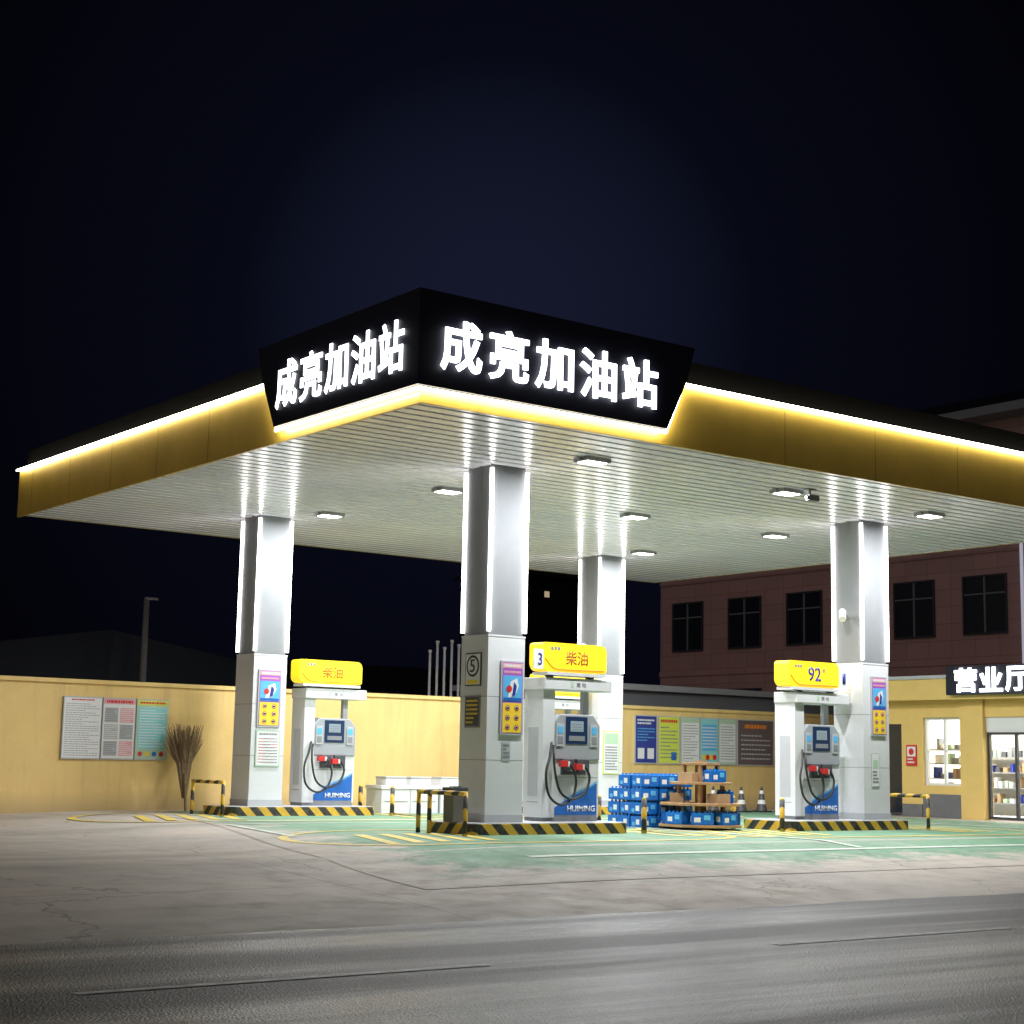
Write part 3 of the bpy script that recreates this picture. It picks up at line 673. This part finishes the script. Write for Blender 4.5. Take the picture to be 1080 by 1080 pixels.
b=B(); goods(b,.9,1.1,11.0,12.6,[.55,.9,1.25,1.6],cols); b.obj('window_display',shop)
b=B(); b.box(2.4,2.9,8.3,9.8,.02,.95,'cardboard'); b.box(2.35,2.95,8.25,9.85,.95,1.0,'dark_grey'); b.box(2.5,2.7,8.8,9.2,1.0,1.3,'black'); b.obj('counter',shop)
def wind(y0,y1,z0,z1,name,nv,fr_m='frame_dark',glass='clear_glass',nh=1):
    b=B(); t=.06
    b.box(.08,.16,y0,y1,z0,z0+t,fr_m); b.box(.08,.16,y0,y1,z1-t,z1,fr_m)
    for i in range(nv+1):
        y=y0+(y1-y0-t)*i/nv; b.box(.08,.16,y,y+t,z0+t,z1-t,fr_m)
    for k in range(1,nh): z=z0+(z1-z0)*k/nh; b.box(.09,.15,y0,y1,z,z+.03,fr_m)
    b.box(.115,.122,y0+.01,y1-.01,z0+.01,z1-.01,glass)
    return b.obj(name,shop)
wind(*DR,.02,2.0,'door',3,'frame_dark'); wind(*WN,.75,zt,'window',2,'frame_white',nh=2); wind(*SD,.02,2.2,'door',1,glass='glass_dark')
b=B(); b.box(.05,.2,DR[0],DR[1],2.0,zt,'frame_white'); b.box(.04,.05,DR[0]+.1,DR[1]-.1,2.06,zt-.06,'paper'); b.obj('door_header',shop)
q=Board(.32,.5,'-X','red',.02); q.rect(.1,.45,.9,.92,'paper'); q.disc(.5,.68,.08,'red',2); q.lines(.15,.1,.85,.4,2,'paper',2); q.obj('fire_safety_sign',shop,loc=(-.003,ly(26.6),1.2),label='red fire safety sign')
b=B(); b.box(-.04,-.005,ly(26.12),ly(26.72),.0,.3,'base_grey'); b.obj('plinth',shop)
# ---------------------------------------------------------------- tiled building
BX=47.0
bld=thing('tiled_building','three storey brown stone tiled building with dark windows','building',(BX,14,0))
b=B(); 
cent=[c-14 for c in (35.55,38.6,43.9,47.1,50.4)]
wins=[(c-.85,c+.85) for c in cent]+[(c-14-.85,c-14+.85) for c in (31.5,28.4,25.2,22,18.5)]
b.box(0,16,0,38.1,-.3,12.9,'stone_tile'); b.obj('wall',bld)
for zz in (2.0,5.62,9.3):
    for (a,c) in wins:
        b=B(); b.box(-.02,.0,a,c,zz,zz+1.9,'glass_dark'); wo=b.obj('window',bld)
        b=B(); t=.07
        b.box(-.07,-.02,a-t,c+t,zz-t,zz,'frame_dark'); b.box(-.07,-.02,a-t,c+t,zz+1.9,zz+1.9+t,'frame_dark'); b.box(-.07,-.02,a-t,a,zz,zz+1.9,'frame_dark'); b.box(-.07,-.02,c,c+t,zz,zz+1.9,'frame_dark'); b.box(-.06,-.02,(a+c)/2-.03,(a+c)/2+.03,zz,zz+1.9,'mid_grey'); b.box(-.055,-.02,a,c,zz+1.3,zz+1.35,'mid_grey'); b.obj('frame',wo)
b=B(); b.box(-1.1,17,-1,39,12.9,13.2,'mid_grey')
b.prism([(-1.1,-1,13.2),(8,-1,16),(17,-1,13.2)],(0,40,0),'steel_roof')
b.obj('roof',bld)
for y in (41.4-14,33.9-14):
    b=B(); b.tube([(-.2,y,-.2),(-.2,y,8.9)],.06,'pipe_glow',8); b.obj('downpipe',bld,smooth=True)
b=B(); b.box(-.06,0,0,38.1,4.55,4.75,'stone_tile'); b.box(-.06,0,0,38.1,8.35,8.5,'stone_tile'); b.obj('ledge',bld)
# ---------------------------------------------------------------- background sheds, poles
def shed(x0,x1,y0,y1,hw,hr,lab,ridge='X'):
    t=thing('shed',lab,'shed',(x0,y0,-.4)); b=B(); b.box(0,x1-x0,0,y1-y0,0,hw+.4,'dark_wall'); b.obj('wall',t)
    b=B(); xx=x1-x0;yy=y1-y0;z=hw+.4
    if ridge=='X': b.prism([(-.3,-.4,z-.05),(-.3,yy/2,hr+.4),(-.3,yy+.4,z-.05)],(xx+.6,0,0),'steel_roof')
    else: b.prism([(-.4,-.3,z-.05),(xx/2,-.3,hr+.4),(xx+.4,-.3,z-.05)],(0,yy+.6,0),'steel_roof')
    for k in range(int(xx/.5)):
        if ridge=='X': b.tube([(k*.5,-.4,z-.03),(k*.5,yy/2,hr+.42)],.02,'steel_roof',4)
    b.obj('roof',t); return t
shed(10,26,42,52,2.9,4.2,'long low shed with dark blue metal roof','Y'); shed(-12,8,44,54,2.8,3.9,'low dark shed with metal roof'); shed(29,40,48,58,3.0,4.4,'dark shed behind the wall')
hs=shed(46.5,53,62,66,9.7,10.4,'dark two storey house with small lit window','X')
b=B(); b.box(2.0,2.28,-.03,0,9.1,9.38,'house_window'); b.obj('window',hs)
lb=thing('low_building','low flat roofed grey building behind the wall','building',(27.5,34,-.3))
b=B(); b.box(0,13,0,5,0,3.2,'mid_grey'); b.obj('wall',lb); b=B(); b.box(-.2,13.2,-.25,5.2,3.2,3.36,'light_grey'); b.obj('roof',lb)
t=thing('utility_pole','plain concrete utility pole behind the boundary wall','utility pole',(18.2,40,-.3)); b=B(); b.tube([(0,0,0),(0,0,5.2)],[.11,.075],'pole_concrete',10); b.obj('pole',t,smooth=True)
b=B(); b.box(-.05,.3,-.05,.05,5.2,5.26,'mid_grey'); b.obj('bracket',t)
for i,hh in enumerate((4.0,4.25,4.1,4.3,4.2)):
    b=B(); b.tube([(0,0,0),(0,0,hh)],.035,'frame_white',8); b.tube([(0,0,hh),(0,0,hh+.08)],.05,'frame_white',8)
    b.obj('flag_pole',loc=(24.4+i*.23,36,-.3),label='thin white pole standing behind the wall',cat='pole',group='white poles behind the wall',smooth=True)
# ---------------------------------------------------------------- world
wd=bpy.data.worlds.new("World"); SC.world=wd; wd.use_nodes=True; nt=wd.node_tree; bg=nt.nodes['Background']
tc=nt.nodes.new('ShaderNodeTexCoord')
def dotn(v):
    vm=nt.nodes.new('ShaderNodeVectorMath'); vm.operation='DOT_PRODUCT'; nt.links.new(tc.outputs['Generated'],vm.inputs[0]); vm.inputs[1].default_value=Vector(v).normalized(); return vm.outputs['Value']
r=nt.nodes.new('ShaderNodeValToRGB'); e=r.color_ramp; e.elements[0].position=.94; e.elements[0].color=(.0009,.0010,.0020,1); e.elements[1].position=1; e.elements[1].color=(.0075,.0095,.024,1)
k=e.elements.new(.988); k.color=(.0021,.0026,.0068,1)
nt.links.new(dotn((.585,.80,.27)),r.inputs['Fac'])
r2_=nt.nodes.new('ShaderNodeValToRGB'); e=r2_.color_ramp; e.elements[0].position=.45; e.elements[0].color=(0,0,0,1); e.elements[1].position=1; e.elements[1].color=(.25,.22,.215,1)  # added glow behind the camera to brighten facade and road, no visible source
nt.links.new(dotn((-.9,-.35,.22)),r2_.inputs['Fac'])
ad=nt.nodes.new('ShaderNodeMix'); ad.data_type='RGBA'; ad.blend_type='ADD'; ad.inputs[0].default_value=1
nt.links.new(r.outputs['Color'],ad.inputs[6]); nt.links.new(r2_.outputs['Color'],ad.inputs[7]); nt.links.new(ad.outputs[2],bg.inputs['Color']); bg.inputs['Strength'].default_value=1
# ---------------------------------------------------------------- camera
yaw,pitch,roll,cz=.6432,.1491,.0199,.9427
f=Vector((math.sin(yaw)*math.cos(pitch),math.cos(yaw)*math.cos(pitch),math.sin(pitch))); rr=Vector((math.cos(yaw),-math.sin(yaw),0)); u=rr.cross(f)
r2=rr*math.cos(roll)+u*math.sin(roll); u2=-rr*math.sin(roll)+u*math.cos(roll)
cd=bpy.data.cameras.new('camera'); cam=bpy.data.objects.new('camera',cd); C.objects.link(cam); SC.camera=cam
M=Matrix((( r2.x,u2.x,-f.x,0),(r2.y,u2.y,-f.y,0),(r2.z,u2.z,-f.z,cz),(0,0,0,1))); cam.matrix_world=M
cd.sensor_width=36; cd.lens=36*1749.3/1080; cd.clip_end=2000
SC.view_settings.view_transform='Standard'; SC.view_settings.look='None'; SC.view_settings.exposure=0
